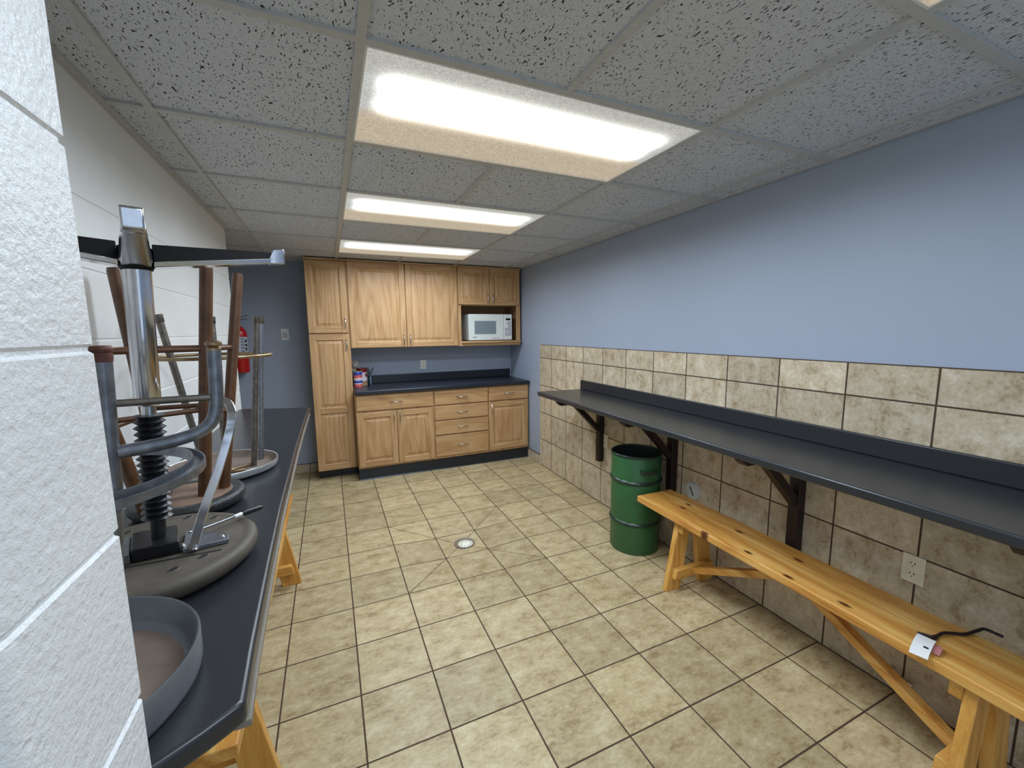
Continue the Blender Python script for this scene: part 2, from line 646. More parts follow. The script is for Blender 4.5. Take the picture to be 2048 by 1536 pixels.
grid = [[m.bm.verts.new((x, y, fall(x, y))) for x in xs] for y in ys]
for j in range(len(ys) - 1):
    for i in range(len(xs) - 1):
        a, b, c, d = grid[j][i], grid[j][i + 1], grid[j + 1][i + 1], grid[j + 1][i]
        inx = 1 <= i <= 4 and 1 <= j <= 4
        if inx and ((i <= 2) == (j <= 2)):
            m.face([a, b, c]); m.face([a, c, d])
        elif inx:
            m.face([a, b, d]); m.face([b, c, d])
        else:
            m.face([a, b, c, d])
struct(m.build('floor', floor_m, smooth=0), 'beige ceramic tile floor with dark joints falling to a drain')

CEILZ = H + 0.010
m = MB()
m.box(-2.5, 2.4, -0.63, 5.1, CEILZ, CEILZ + 0.02)
struct(m.build('ceiling', ceil_m, smooth=0), 'grey fissured acoustic tile ceiling')

# suspended grid bars
lights_rows = [(-2, 1), (0, 1), (2, 1), (4, 1)]


def is_light(i, j):
    return i in (0, 1) and j in (-2, 0, 2, 4)


m = MB()
bw = 0.0125
zt, zb = CEILZ, H
y_lo, y_hi = -0.62, DB
for i in range(-5, 4):
    x = GX + i * GC
    if i == 1:
        for j in range(-3, 7):
            if is_light(0, j):
                continue
            m.box(x - bw, x + bw, max(y_lo, GY + j * GC + bw), min(y_hi, GY + (j + 1) * GC - bw), zb + 0.001, zt)
    else:
        m.box(x - bw, x + bw, y_lo, y_hi if x > -0.7 else y_hi, zb, zt)
for j in range(-2, 7):
    y = GY + j * GC
    if y > DB - 0.02:
        continue
    m.box(-2.4, 2.2, y - bw, y + bw, zb + 0.0005, zt)
m.box(-0.625, -0.600, 0.577, 3.61, zb, zt)
struct(m.build('trim_1', tbar_m, smooth=0), 'pale metal bars of the suspended ceiling grid')
m = MB()
m.box(-0.022, 0.0, -1.6, 3.95, zb, zt)
struct(m.build('trim_2', tbar_m, loc=rw(0, 1), rotz=-RA, smooth=0), 'wall angle of the ceiling grid along the blue wall')

# right wall with its tiled wainscot
m = MB()
m.box(0.008, 0.14, -4.0, 4.4, 0, 2.4)
struct(m.build('wall_right', blue_m, loc=rw(0, 1), rotz=-RA, smooth=0), 'blue painted wall above the tiles')
m = MB()
m.box(0.0, 0.010, -1.8, 3.095, 0, 1.376)
struct(m.build('trim_3', wain_m, loc=rw(0, 1), rotz=-RA, smooth=0, bevel=0.0015), 'beige tile wainscot behind the wall counter')
m = MB()
m.box(0.0, 0.010, 3.097, 3.47, 0, 0.110)
struct(m.build('baseboard_right', side_m, loc=rw(0, 1), rotz=-RA, smooth=0, bevel=0.001))

m = MB()
m.box(-2.5, 2.4, DB, DB + 0.12, 0, 2.4)
struct(m.build('wall_back', blue_m, smooth=0), 'blue painted wall behind the oak cabinets')
m = MB()
m.box(-2.3, -0.185, DB - 0.010, DB, 0, 0.100)
struct(m.build('baseboard_back', back_m, smooth=0, bevel=0.001))
m = MB()
m.box(-2.42, -2.3, 3.4, DB, 0, 2.4)
m.box(-2.42, -0.83, 3.28, 3.4, 0, 2.4)
struct(m.build('wall_far_left', blue_m, smooth=0))


def grooved(poly_fn, z0, z1, mat, name):
    """block wall: plan polygon swept up, pinched a little at every bed joint"""
    m = MB()
    zs = [(z0, 0.0)]
    k = 0
    while True:
        zj = 0.0965 + 0.2025 * k
        k += 1
        if zj > z1 - 0.02:
            break
        zs += [(zj - 0.0052, 0.0), (zj - 0.002, 0.003), (zj + 0.002, 0.003), (zj + 0.0052, 0.0)]
    zs.append((z1, 0.0))
    m.loft([[(x, y, z) for x, y in poly_fn(i)] for z, i in zs])
    return struct(m.build(name, mat, smooth=20))


def bull(cx, cy, r, a0, a1, n=6):
    return [(cx + r * math.cos(a0 + (a1 - a0) * k / n), cy + r * math.sin(a0 + (a1 - a0) * k / n)) for k in range(n + 1)]


def jamb_poly(i):
    x1, y0, y1 = -0.225 - i, 0.372 + i, 0.577 - i
    r = 0.028
    return [(-2.6, y0)] + bull(x1 - r, y0 + r, r, -PI / 2, 0) + bull(x1 - 0.006, y1 - 0.006, 0.006, 0, PI / 2, 3) + [(-2.6, y1)]


o = grooved(jamb_poly, 0, 2.4, block_near, 'wall_front')
o['label'] = 'white painted block wall end at the doorway'


def left_poly(i):
    return [(-0.83, 0.577), (-0.625 - i, 0.577), (-0.625 - i, 3.60 - i), (-0.83, 3.60 - i)]


o = grooved(left_poly, 0, CEILZ, block_far, 'wall_left')
o['label'] = 'white painted block wall behind the stools'

# ------------------------------------------------------------------ ceiling lights
def make_light(loc, label):
    t = thing('ceiling_light', label, 'ceiling light', loc, 0, 'fluorescent ceiling lights in a row')
    e = 0.0127
    w, d = GC * 2 - 2 * e, GC - 2 * e
    mm = MB()
    mm.box(-w / 2 + 0.004, w / 2 - 0.004, -d / 2 + 0.004, d / 2 - 0.004, 0.002, 0.006)
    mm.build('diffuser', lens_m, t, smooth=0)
    mm = MB()
    for x0, x1, y0, y1 in ((-w / 2, w / 2, -d / 2, -d / 2 + 0.006), (-w / 2, w / 2, d / 2 - 0.006, d / 2),
                           (-w / 2, -w / 2 + 0.006, -d / 2 + 0.006, d / 2 - 0.006), (w / 2 - 0.006, w / 2, -d / 2 + 0.006, d / 2 - 0.006)):
        mm.box(x0, x1, y0, y1, 0.0, 0.008)
    mm.build('frame', white_m, t, smooth=0)
    mm = MB()
    mm.box(-w / 2 + 0.004, w / 2 - 0.004, -d / 2 + 0.004, d / 2 - 0.004, 0.0085, 0.0095)
    mm.build('housing', lens_back, t, smooth=0)
    for yy in (-0.12, 0.01):
        ld_ = bpy.data.lights.new('fluorescent_tube', 'AREA')
        ld_.shape = 'RECTANGLE'
        ld_.size, ld_.size_y = 1.10, 0.075
        ld_.energy = WATT
        ld_.color = LIGHTCOL
        ld_.spread = math.radians(168)
        lo = bpy.data.objects.new('fluorescent_tube', ld_)
        C.objects.link(lo)
        lo.parent = t
        lo.location = (0, yy, 0.0075)
    return t


cxl = GX + GC
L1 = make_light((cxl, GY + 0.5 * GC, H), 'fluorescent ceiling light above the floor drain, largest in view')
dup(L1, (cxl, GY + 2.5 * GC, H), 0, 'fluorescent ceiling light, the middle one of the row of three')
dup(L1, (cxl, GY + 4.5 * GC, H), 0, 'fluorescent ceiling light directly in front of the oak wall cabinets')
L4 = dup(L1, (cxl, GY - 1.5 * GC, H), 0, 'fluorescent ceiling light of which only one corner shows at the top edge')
for ch in L4.children:
    if ch.type == 'LIGHT':
        ch.data = ch.data.copy()
        ch.data.energy = WATT * 0.5

# ------------------------------------------------------------------ oak cabinets
def handle(parent, c, vertical, L=0.105):
    """arched bar pull standing off the face at c (y is the face plane)"""
    x, y, z = c
    pts = []
    for k in range(13):
        a = -1 + 2 * k / 12
        off = -0.004 - 0.026 * (1 - abs(a) ** 2.6)
        pts.append((x, y + off, z + a * L / 2) if vertical else (x + a * L / 2, y + off, z))
    rr = [0.0062 - 0.0018 * abs(-1 + 2 * k / 12) for k in range(13)]
    mm = MB()
    mm.tube(pts, rr, 10)
    for a in (-1, 1):
        p = (x, y, z + a * L / 2) if vertical else (x + a * L / 2, y, z)
        mm.cyl((p[0], p[1] + 0.0005, p[2]), (p[0], p[1] - 0.006, p[2]), 0.0065, seg=12)
    return mm.build('handle', nickel, parent)


def panel(mm, x0, x1, z0, z1, yf):
    """raised centre panel between the frame members, front frame face at yf"""
    steps = [(0.0, 0.009), (0.007, 0.013), (0.011, 0.012), (0.040, 0.001), (0.046, 0.001)]
    loops = []
    for ins, dep in steps:
        loops.append([(x0 + ins, yf + dep, z0 + ins), (x1 - ins, yf + dep, z0 + ins), (x1 - ins, yf + dep, z1 - ins), (x0 + ins, yf + dep, z1 - ins)])
    mm.loft(loops, 0, False, True)


def door(parent, x0, x1, z0, z1, yf, hpos, splits=None, fr=0.058):
    """frame and raised panel door; yf is its front face, 2 cm thick"""
    mm = MB()
    t = 0.020
    mm.box(x0, x0 + fr, yf, yf + t, z0, z1, 0)
    mm.box(x1 - fr, x1, yf, yf + t, z0, z1, 0)
    zs = [z0, z0 + fr] + sum([[s - fr / 2, s + fr / 2] for s in (splits or [])], []) + [z1 - fr, z1]
    for k in range(0, len(zs), 2):
        mm.box(x0 + fr, x1 - fr, yf + 0.0004, yf + t, zs[k], zs[k + 1], 1)
    for k in range(1, len(zs) - 1, 2):
        panel(mm, x0 + fr, x1 - fr, zs[k], zs[k + 1], yf)
    o = mm.build('door', [oak_v, oak_h], parent, smooth=20, bevel=0.0025)
    handle(o, (hpos[0], yf, hpos[1]), True)
    return o


def drawer(parent, x0, x1, z0, z1, yf):
    mm = MB()
    mm.box(x0, x1, yf, yf + 0.020, z0, z1)
    o = mm.build('drawer', oak_h, parent, bevel=0.004, bseg=3)
    handle(o, ((x0 + x1) / 2, yf, (z0 + z1) / 2), False, 0.115)
    return o


YU = 4.57      # front of the wall cabinet doors
# tall cabinet, coordinates local to its base point
t = thing('tall_cabinet', 'tall narrow oak pantry cabinet with two stacked doors beside the blue wall', 'cabinet', (0.010, 4.77, 0))
ox, oy = 0.010, 4.77
y = YU - oy
mm = MB()
mm.box(-0.184, 0.196, y + 0.021, DB - 0.001 - oy, 0.100, 2.235)
mm.build('body', oak_v, t, bevel=0.001)
mm = MB()
mm.box(-0.190, 0.196, y - 0.002, y + 0.030, 2.240, H - 0.001)
mm.build('top_rail', oak_h, t, bevel=0.002)
door(t, -0.184, 0.184, 1.527, 2.236, y, (0.158, 1.625))
door(t, -0.184, 0.184, 0.108, 1.514, y, (0.158, 1.405), splits=[0.735])
mm = MB()
mm.box(-0.184, 0.196, y + 0.12, DB - 0.001 - oy, 0.0, 0.099)
mm.build('toe_kick', kick_m, t)

t = thing('wall_cabinet', 'oak wall cabinet with two tall raised panel doors over the back counter', 'cabinet', (0.785, 4.77, 1.365))
ox, oy, oz = 0.785, 4.77, 1.365
mm = MB()
mm.box(0.2065 - ox, 1.357 - ox, y + 0.021, DB - 0.001 - oy, 0.0, 2.238 - oz)
mm.build('body', oak_v, t, bevel=0.001)
mm = MB()
mm.box(0.2065 - ox, 1.357 - ox, y - 0.002, y + 0.030, 2.242 - oz, H - 0.001 - oz)
mm.build('top_rail', oak_h, t, bevel=0.002)
door(t, 0.212 - ox, 0.776 - ox, 1.370 - oz, 2.240 - oz, y, (0.748 - ox, 1.445 - oz))
door(t, 0.786 - ox, 1.352 - ox, 1.370 - oz, 2.240 - oz, y, (0.814 - ox, 1.445 - oz))

t = thing('microwave_cabinet', 'oak wall cabinet with two small doors over an open microwave niche', 'cabinet', (1.745, 4.77, 1.362))
ox, oy, oz = 1.745, 4.77, 1.362
x0, x1 = 1.3585 - ox, 2.138 - ox
mm = MB()
mm.box(x0, x1, y + 0.021, DB - 0.001 - oy, 1.826 - oz, 2.240 - oz, 0)
mm.box(x0, x0 + 0.040, y + 0.015, y + 0.036, 0.0, 1.826 - oz, 0)
mm.box(x1 - 0.046, x1, y + 0.015, y + 0.036, 0.0, 1.826 - oz, 0)
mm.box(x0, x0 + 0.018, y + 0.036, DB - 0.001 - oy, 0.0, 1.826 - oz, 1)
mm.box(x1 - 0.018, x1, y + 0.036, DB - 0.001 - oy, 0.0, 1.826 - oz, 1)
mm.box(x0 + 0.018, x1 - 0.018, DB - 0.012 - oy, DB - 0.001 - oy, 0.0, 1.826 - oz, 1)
mm.box(x0 + 0.040, x1 - 0.046, y + 0.015, y + 0.036, 0.0, 0.030, 2)
mm.build('body', [oak_v, oak_shade, oak_h], t)
mm = MB()
mm.box(x0 + 0.036, x1 - 0.002, y - 0.012, DB - 0.013 - oy, 0.031, 0.053)
mm.build('shelf', oak_h, t, bevel=0.004)
mm = MB()
mm.box(x0, x1, y - 0.002, y + 0.030, 2.244 - oz, H - 0.001 - oz)
mm.build('top_rail', oak_h, t, bevel=0.002)
door(t, 1.366 - ox, 1.741 - ox, 1.832 - oz, 2.242 - oz, y, (1.716 - ox, 1.905 - oz))
door(t, 1.747 - ox, 2.126 - ox, 1.832 - oz, 2.242 - oz, y, (1.772 - ox, 1.905 - oz))

# base cabinets
YB = 4.38
BX = [0.2075, 1.008, 1.634, 2.150]


def base_cab(name, label, x0, x1):
    cx, cy = (x0 + x1) / 2, 4.67
    t = thing(name, label, 'cabinet', (cx, cy, 0))
    yf = YB - cy
    mm = MB()
    mm.box(x0 - cx + 0.0006, x1 - cx - 0.0006, yf + 0.0205, DB - 0.001 - cy, 0.128, 0.905)
    mm.build('body', oak_v, t, bevel=0.001)
    mm = MB()
    kx0 = x0 + 0.004 if x0 < 0.3 else x0
    prof = [(yf + 0.030, 0.0), (yf + 0.040, 0.012), (yf + 0.044, 0.128), (yf + 0.06, 0.128), (yf + 0.06, 0.0)]
    mm.loft([[(xx - cx, a, b) for a, b in prof] for xx in (kx0, x1)])
    if x0 < 0.3:
        mm.box(kx0 - cx, kx0 - cx + 0.012, yf + 0.05, DB - 0.002 - cy, 0.0, 0.1275)
    mm.build('toe_kick', kick_m, t)
    return t, cx, yf


t, cx, yf = base_cab('base_cabinet', 'oak base cabinet with one wide drawer over two doors', BX[0], BX[1])
drawer(t, 0.217 - cx, 0.998 - cx, 0.735, 0.890, yf)
door(t, 0.217 - cx, 0.606 - cx, 0.148, 0.718, yf, (0.578 - cx, 0.645))
door(t, 0.614 - cx, 0.998 - cx, 0.148, 0.718, yf, (0.642 - cx, 0.645))
t, cx, yf = base_cab('drawer_cabinet', 'oak base cabinet with four stacked drawers', BX[1], BX[2])
for a, b in ((0.735, 0.890), (0.567, 0.721), (0.400, 0.553), (0.158, 0.386)):
    drawer(t, 1.014 - cx, 1.628 - cx, a, b, yf)
t, cx, yf = base_cab('base_cabinet', 'oak base cabinet with one drawer over a single door against the right wall', BX[2], BX[3])
drawer(t, 1.642 - cx, 2.136 - cx, 0.735, 0.890, yf)
door(t, 1.642 - cx, 2.136 - cx, 0.156, 0.720, yf, (1.672 - cx, 0.640))

t = thing('worktop', 'dark blue black laminate worktop on the oak base cabinets', 'countertop', (1.18, 4.65, 0.906))
mm = MB()
mm.box(0.2075 - 1.18, 2.150 - 1.18, 4.352 - 4.65, DB - 0.001 - 4.65, 0.0, 0.039)
mm.build('counter_slab', blacklam, t, bevel=0.010, bseg=4)
mm = MB()
mm.box(0.2075 - 1.18, 2.150 - 1.18, DB - 0.022 - 4.65, DB - 0.0015 - 4.65, 0.0392, 0.135)
mm.build('backsplash', blacklam, t, bevel=0.005, bseg=3)

# ------------------------------------------------------------------ microwave
t = thing('microwave', 'white microwave oven in the niche of the oak cabinet', 'microwave', (1.775, 4.76, 1.4155))
mx0, mx1, myf, my1, mz = -0.272, 0.272, -0.135, 0.17, 0.312
mm = MB()
mm.box(mx0, mx1, myf + 0.022, my1, 0.008, mz - 0.002)
for a in (mx0 + 0.05, mx1 - 0.05):
    for b in (myf + 0.06, my1 - 0.05):
        mm.cyl((a, b, 0.0), (a, b, 0.009), 0.012, seg=12)
mm.build('body', mwhite, t, bevel=0.006)
xd = mx1 - 0.105
mm = MB()
mm.box(mx0 - 0.002, xd, myf, myf + 0.0215, 0.006, mz)
d = mm.build('door', mwhite, t, bevel=0.008, bseg=3)
mm = MB()
mm.box(-0.205, 0.065, myf - 0.0012, myf + 0.003, 0.078, 0.232)
mm.build('window', mwin, d, bevel=0.001)
mm = MB()
mm.box(mx0 + 0.045, mx0 + 0.092, myf - 0.0008, myf + 0.002, 0.040, 0.048)
mm.build('logo', greymark, d, smooth=0)
mm = MB()
mm.box(0.0, 0.105, myf - 0.0008, myf + 0.002, 0.028, 0.032)
mm.build('grip_line', greymark, d, smooth=0)
mm = MB()
mm.box(xd + 0.002, mx1 + 0.002, myf, myf + 0.0215, 0.006, mz)
p = mm.build('control_panel', mwhite, t, bevel=0.008, bseg=3)
mm = MB()
mm.box(xd + 0.024, xd + 0.084, myf - 0.001, myf + 0.002, 0.240, 0.264)
mm.build('display', mdisp, p, smooth=0)
mm = MB()
for r in range(9):
    for c in range(4):
        if (r in (0, 2, 3) and c < 2) or (r in (1,) and c < 1):
            continue
        if r == 6 and c == 1:
            continue
        mm.box(xd + 0.013 + c * 0.021, xd + 0.030 + c * 0.021, myf - 0.001, myf + 0.002, 0.212 - r * 0.0195, 0.226 - r * 0.0195)
o = mm.build('keypad', mkey, p, smooth=0)

# ------------------------------------------------------------------ small things on the worktop
def can(name, label, c, r, h, mats, bands, cat='can', lid=True, seg=28):
    t = thing(name, label, cat, c)
    prof = [(0.0, 0.0)]
    mis = [0]
    for i, (z, mi) in enumerate(bands):
        if i == 0:
            prof.append((r, z))
        else:
            prof.append((r, z))
            mis.append(bands[i - 1][1])
    prof.append((r * 0.97, h - 0.002)); mis.append(bands[-1][1])
    prof.append((0, h - 0.002)); mis.append(bands[-1][1])
    mm = MB()
    mm.lathe(prof, seg=seg, mis=mis)
    mm.build('body', mats, t, smooth=40)
    mm = MB()
    mm.lathe([(r * 0.96, h - 0.0015), (r + 0.002, h - 0.0015), (r + 0.002, h + 0.006), (r * 0.9, h + 0.007), (0, h + 0.006)], seg=seg)
    mm.build('lid', mats[-1], t, smooth=40)
    return t


Z0 = 0.9454
can('tin_can', 'blue can with red and white band, lower of the stacked pair on the worktop', (0.268, 4.745, Z0), 0.044, 0.081,
    [canblue, canred, canwhite, canwhite], [(0.0, 1), (0.030, 2), (0.042, 0), (0.068, 2)])
can('tin_can', 'blue can with red lettering band, upper of the stacked pair on the worktop', (0.268, 4.745, Z0 + 0.0882), 0.044, 0.074,
    [canblue, canred, canwhite, panrim_white], [(0.0, 2), (0.010, 1), (0.040, 0), (0.070, 0)])
t = can('canister', 'red lidded canister behind the stacked blue cans', (0.318, 4.850, Z0), 0.056, 0.185,
        [tan_m, canwhite, redlid], [(0.0, 0), (0.055, 1), (0.100, 1), (0.148, 2)], 'canister')
mm = MB()
mm.loft([[(0.0572 * math.cos(a), 0.0572 * math.sin(a), 0.098) for a in [-1.0 + 0.2 * k for k in range(6)]],
         [(0.0572 * math.cos(a), 0.0572 * math.sin(a), 0.132) for a in [-1.0 + 0.2 * k for k in range(6)]]], 0, False, False, False)
mm.build('label_patch', redlid, t)

t = thing('pliers', 'blue grey hand tool standing open against the backsplash beside the canister', 'tool', (0.405, 4.868, Z0))
for sx, nm in ((-1, 'grip'), (1, 'grip')):
    mm = MB()
    pts = [(0.004 * sx, 0.0, 0.10), (0.012 * sx, 0.006, 0.135), (0.026 * sx if sx > 0 else -0.016, 0.012, 0.165), (0.042 * sx if sx > 0 else -0.020, 0.018, 0.190)]
    mm.tube(catmull(pts, 5), [0.007] * 16, 10)
    mm.build(nm, black_m if sx < 0 else plier_m, t)
mm = MB()
mm.tube([(0.0, -0.030, 0.0), (0.0, -0.022, 0.03), (0.0, -0.010, 0.07), (0.0, 0.0, 0.108)], [0.006, 0.011, 0.014, 0.012], 10)
mm.build('jaws', plier_m, t)

# ------------------------------------------------------------------ wall plates
def plate_back(name, label, x0, x1, z0, z1, mat, cat, y=DB):
    t = thing(name, label, cat, ((x0 + x1) / 2, y, (z0 + z1) / 2))
    w, h = (x1 - x0) / 2, (z1 - z0) / 2
    mm = MB()
    mm.box(-w, w, -0.0075, -0.0004, -h, h)
    mm.build('plate', mat, t, bevel=0.003)
    return t, w, h


def sockets(t, dark, off=-0.0085, along='x'):
    for k, zz in enumerate((0.0215, -0.0215)):
        mm = MB()
        if along == 'x':
            mm.box(-0.017, 0.017, off - 0.001, off + 0.0025, zz - 0.015, zz + 0.015)
        else:
            mm.box(off - 0.001, off + 0.0025, -0.017, 0.017, zz - 0.015, zz + 0.015)
        f = mm.build('socket', ivory, t, bevel=0.004)
        mm = MB()
        for a, b, c in ((-0.0065, 0.004, 0.0045), (0.0065, 0.004, 0.0040), (0.0, -0.008, 0.0024)):
            if along == 'x':
                mm.box(a - 0.0013, a + 0.0013, off - 0.0016, off + 0.001, zz + b - c, zz + b + c)
            else:
                mm.box(off - 0.0016, off + 0.001, a - 0.0013, a + 0.0013, zz + b - c, zz + b + c)
        mm.build('slots', darkgap, f, smooth=0)


t, w, h = plate_back('wall_outlet', 'ivory outlet plate on the blue wall above the back counter', 0.987, 1.060, 1.084, 1.197, white_m, 'outlet')
sockets(t, darkgap)
t, w, h = plate_back('wall_switch', 'small pale control plate on the blue wall left of the pantry cabinet', -0.450, -0.375, 1.456, 1.576, white_m, 'switch')
mm = MB()
mm.box(-0.022, 0.022, -0.012, -0.0078, -0.034, 0.020)
mm.build('rocker', labelgrey, t, bevel=0.003)
t = thing('night_light', 'round pale plug-in light on the blue wall above the stacked cans', 'night light', (0.258, DB, 1.155))
mm = MB()
mm.box(-0.036, 0.036, -0.006, -0.0004, -0.058, 0.058)
mm.build('plate', ivory, t, bevel=0.003)
mm = MB()
mm.lathe([(0.0, 0.034), (0.018, 0.031), (0.030, 0.018), (0.034, 0.0), (0.030, -0.02), (0.0, -0.022)], seg=28)
o = mm.build('globe', cover_m, t, loc=(0.0, -0.028, 0.010))
mm = MB()
mm.cyl((0, -0.027, 0.0), (0, -0.005, 0.0), 0.014)
mm.build('plug', ivory, t)


def plate_right(name, label, s, z, w=0.073, h=0.117, mat=None, sock=True):
    t = thing(name, label, 'outlet', rw(0, s, z), -RA)
    mm = MB()
    mm.box(-0.0065, -0.0004, -w / 2, w / 2, -h / 2, h / 2)
    mm.build('plate', mat or ivory, t, bevel=0.003)
    if sock:
        sockets(t, darkgap, -0.0075, 'y')
    return t


plate_right('wall_outlet', 'ivory outlet on the wall tiles under the counter above the bench', 0.770, 0.562)
plate_right('wall_outlet', 'ivory outlet on the wall tiles just above the green barrel', 2.845, 0.578)
plate_right('wall_outlet', 'ivory outlet low on the wall tiles half hidden by the bench edge', 1.245, 0.300)
t = thing('cleanout_cover', 'round white cover plate with a dark slot on the wall tiles beside the barrel', 'wall cover', rw(0, 1.888, 0.482), -RA)
mm = MB()
prof = [(0.0, 0.012), (0.040, 0.011), (0.057, 0.007), (0.060, 0.0006), (0.0, 0.0006)]
mm.lathe(prof, seg=40)
for v in mm.bm.verts:
    v.co = Vector((-v.co.z, v.co.y, v.co.x))
mm.build('plate', cover_m, t)
mm = MB()
mm.bar((-0.0125, 0.014, 0.026), (-0.0125, -0.014, -0.026), 0.007, 0.0022, up=(1, 0, 0))
mm.build('slot', darkgap, t)
t = thing('pipe_stub', 'small shiny pipe stub low on the wall tiles behind the bench brace', 'pipe', rw(0, 0.765, 0.102), -RA)
mm = MB()
mm.tube(catmull([(-0.0005, 0.030, 0.004), (-0.020, 0.030, 0.003), (-0.032, 0.018, 0.0), (-0.033, -0.030, -0.004)], 5), 0.0085, 14)
mm.build('pipe', chrome, t)
mm = MB()
mm.cyl((-0.033, -0.031, -0.004), (-0.033, -0.050, -0.006), 0.012, 0.0115)
mm.build('cap', chrome, t, bevel=0.002)

# floor drain
zd = fall(FX + 3.5 * S, FY + 0.5 * S)
t = thing('floor_drain', 'round white floor drain grate at the centre of the diagonal tile cuts', 'drain', (DRAIN[0], DRAIN[1], zd))
mm = MB()
mm.lathe([(0.052, 0.0035), (0.056, 0.007), (0.074, 0.011), (0.077, 0.0085), (0.077, 0.0)], seg=48)
mm.build('collar', drain_r, t)
mm = MB()
mm.lathe([(0.0, 0.0095), (0.050, 0.0085), (0.0535, 0.006), (0.0535, 0.002), (0.0, 0.002)], (0.006, -0.010, 0), seg=48)
g = mm.build('grate', drain_w, t)
mm = MB()
for k in range(12):
    a = 2 * PI * k / 12
    mm.cyl((0.006 + 0.039 * math.cos(a), -0.010 + 0.039 * math.sin(a), 0.006), (0.006 + 0.039 * math.cos(a), -0.010 + 0.039 * math.sin(a), 0.0096), 0.0042, seg=12)
mm.build('drain_holes', darkgap, g)

# ------------------------------------------------------------------ right wall counter with brackets
CZ = 0.985
t = thing('wall_counter', 'long charcoal laminate counter on brackets along the tiled wall', 'countertop', (1.9, 1.4, CZ - 0.036))
def front(y):
    return 1.610 + 0.0262 * (y - 0.39)
poly = [(front(-0.62), -0.62), (front(3.262), 3.262), (front(3.262) + 0.012, 3.273)]
pb = rw(0.001, 3.228); pa = rw(0.001, -0.66)
poly += [(pb.x, pb.y), (pa.x, pa.y)]
mm = MB()
mm.prism([(a - 1.9, b - 1.4) for a, b in poly], 0.0, 0.036)
mm.build('counter_slab', lam_m, t, bevel=0.011, bseg=5)
p0, p1, p2, p3 = rw(0.001, -0.66), rw(0.001, 3.226), rw(0.021, 3.226), rw(0.021, -0.66)
mm = MB()
mm.prism([(p.x - 1.9, p.y - 1.4) for p in (p0, p1, p2, p3)], 0.0362, 0.122)
mm.build('backsplash', lam_m, t, bevel=0.006, bseg=4)

bl = ['dark brown steel counter bracket next to the ivory outlet above the green barrel',
      'dark brown steel counter bracket directly beside the green barrel and the round white cover',
      'dark brown steel counter bracket rising behind the middle of the pine bench',
      'dark brown steel counter bracket above the tagged cord, only its arm tip showing']
BK = None
for k, s in enumerate((2.890, 2.052, 1.222, 0.385)):
    if BK is None:
        BK = thing('counter_bracket', bl[0], 'bracket', rw(0, s, 0.43), -RA, 'steel brackets under the wall counter')
        mm = MB()
        mm.box(-0.052, -0.001, -0.0250, 0.0250, -0.035, 0.517)
        mm.build('post', brown_steel, BK, bevel=0.002)
        mm = MB()
        zt_ = 0.517
        mm.prismx([(-0.0525, zt_), (-0.452, zt_), (-0.452, zt_ - 0.008), (-0.425, zt_ - 0.030), (-0.0525, zt_ - 0.030)], -0.024, 0.024)
        mm.build('arm', brown_steel, BK, bevel=0.0015)
        mm = MB()
        mm.bar((-0.045, 0, 0.245), (-0.272, 0, 0.475), 0.040, 0.042, up=(-1, 0, -1))
        mm.build('brace', brown_steel, BK, bevel=0.0015)
        for o_ in list(BK.children):
            pass
    else:
        dup(BK, rw(0, s, 0.43), -RA, bl[k])

# ------------------------------------------------------------------ pine benches
def make_bench(label, loc, rotz, group):
    """1.9 m trestle bench, origin on the floor at its middle, length along y"""
    t = thing('bench', label, 'bench', loc, rotz, group)
    zt_, th, hw, hl = 0.460, 0.040, 0.140, 0.930
    mm = MB()
    mm.box(-hw, 0.012, -hl, hl, zt_ - th, zt_)
    mm.build('seat', pine_y, t, bevel=0.006, bseg=3)
    mm = MB()
    mm.box(0.0135, hw, -hl, hl, zt_ - th, zt_ - 0.0008)
    mm.build('seat', pine_y, t, bevel=0.004, bseg=3)
    yl = 0.615
    for e in (-1, 1):
        for s in (-1, 1):
            mm = MB()
            top, foot, w = 0.104, 0.182, 0.105
            q = [(s * foot, 0.0), (s * top, zt_ - th - 0.0005), (s * (top - 0.090), zt_ - th - 0.0005), (s * (foot - w), 0.0)]
            mm.prismx(q, e * yl - 0.017, e * yl + 0.017)
            mm.build('leg', pine_z, t, bevel=0.003)
        mm = MB()
        yi = e * (yl - 0.0175)
        mm.box(-0.112, 0.112, min(yi, yi - e * 0.034), max(yi, yi - e * 0.034), zt_ - th - 0.062, zt_ - th - 0.0005)
        mm.build('cleat', pine_x, t, bevel=0.003)
        mm = MB()
        qx = [(-0.150, 0.085), (-0.138, 0.142), (0.138, 0.142), (0.150, 0.085)]
        mm.prismx(qx, min(yi, yi - e * 0.034), max(yi, yi - e * 0.034))
        mm.build('crosspiece', pine_x, t, bevel=0.003)
        mm = MB()
        mm.bar((0.0, yi - e * 0.036, 0.118), (0.0, e * 0.015, zt_ - th - 0.021), 0.044, 0.036)
        mm.build('brace', pine_y, t, bevel=0.003)
    return t


bench = make_bench('yellow pine trestle bench under the wall counter, its full plank top in view', (1.8815, 1.088, 0), -0.030,
                   'pine trestle benches')
dup(bench, (-0.424, 2.10, 0), 0.0, 'yellow pine trestle bench under the stools\' counter, only its legs in view')

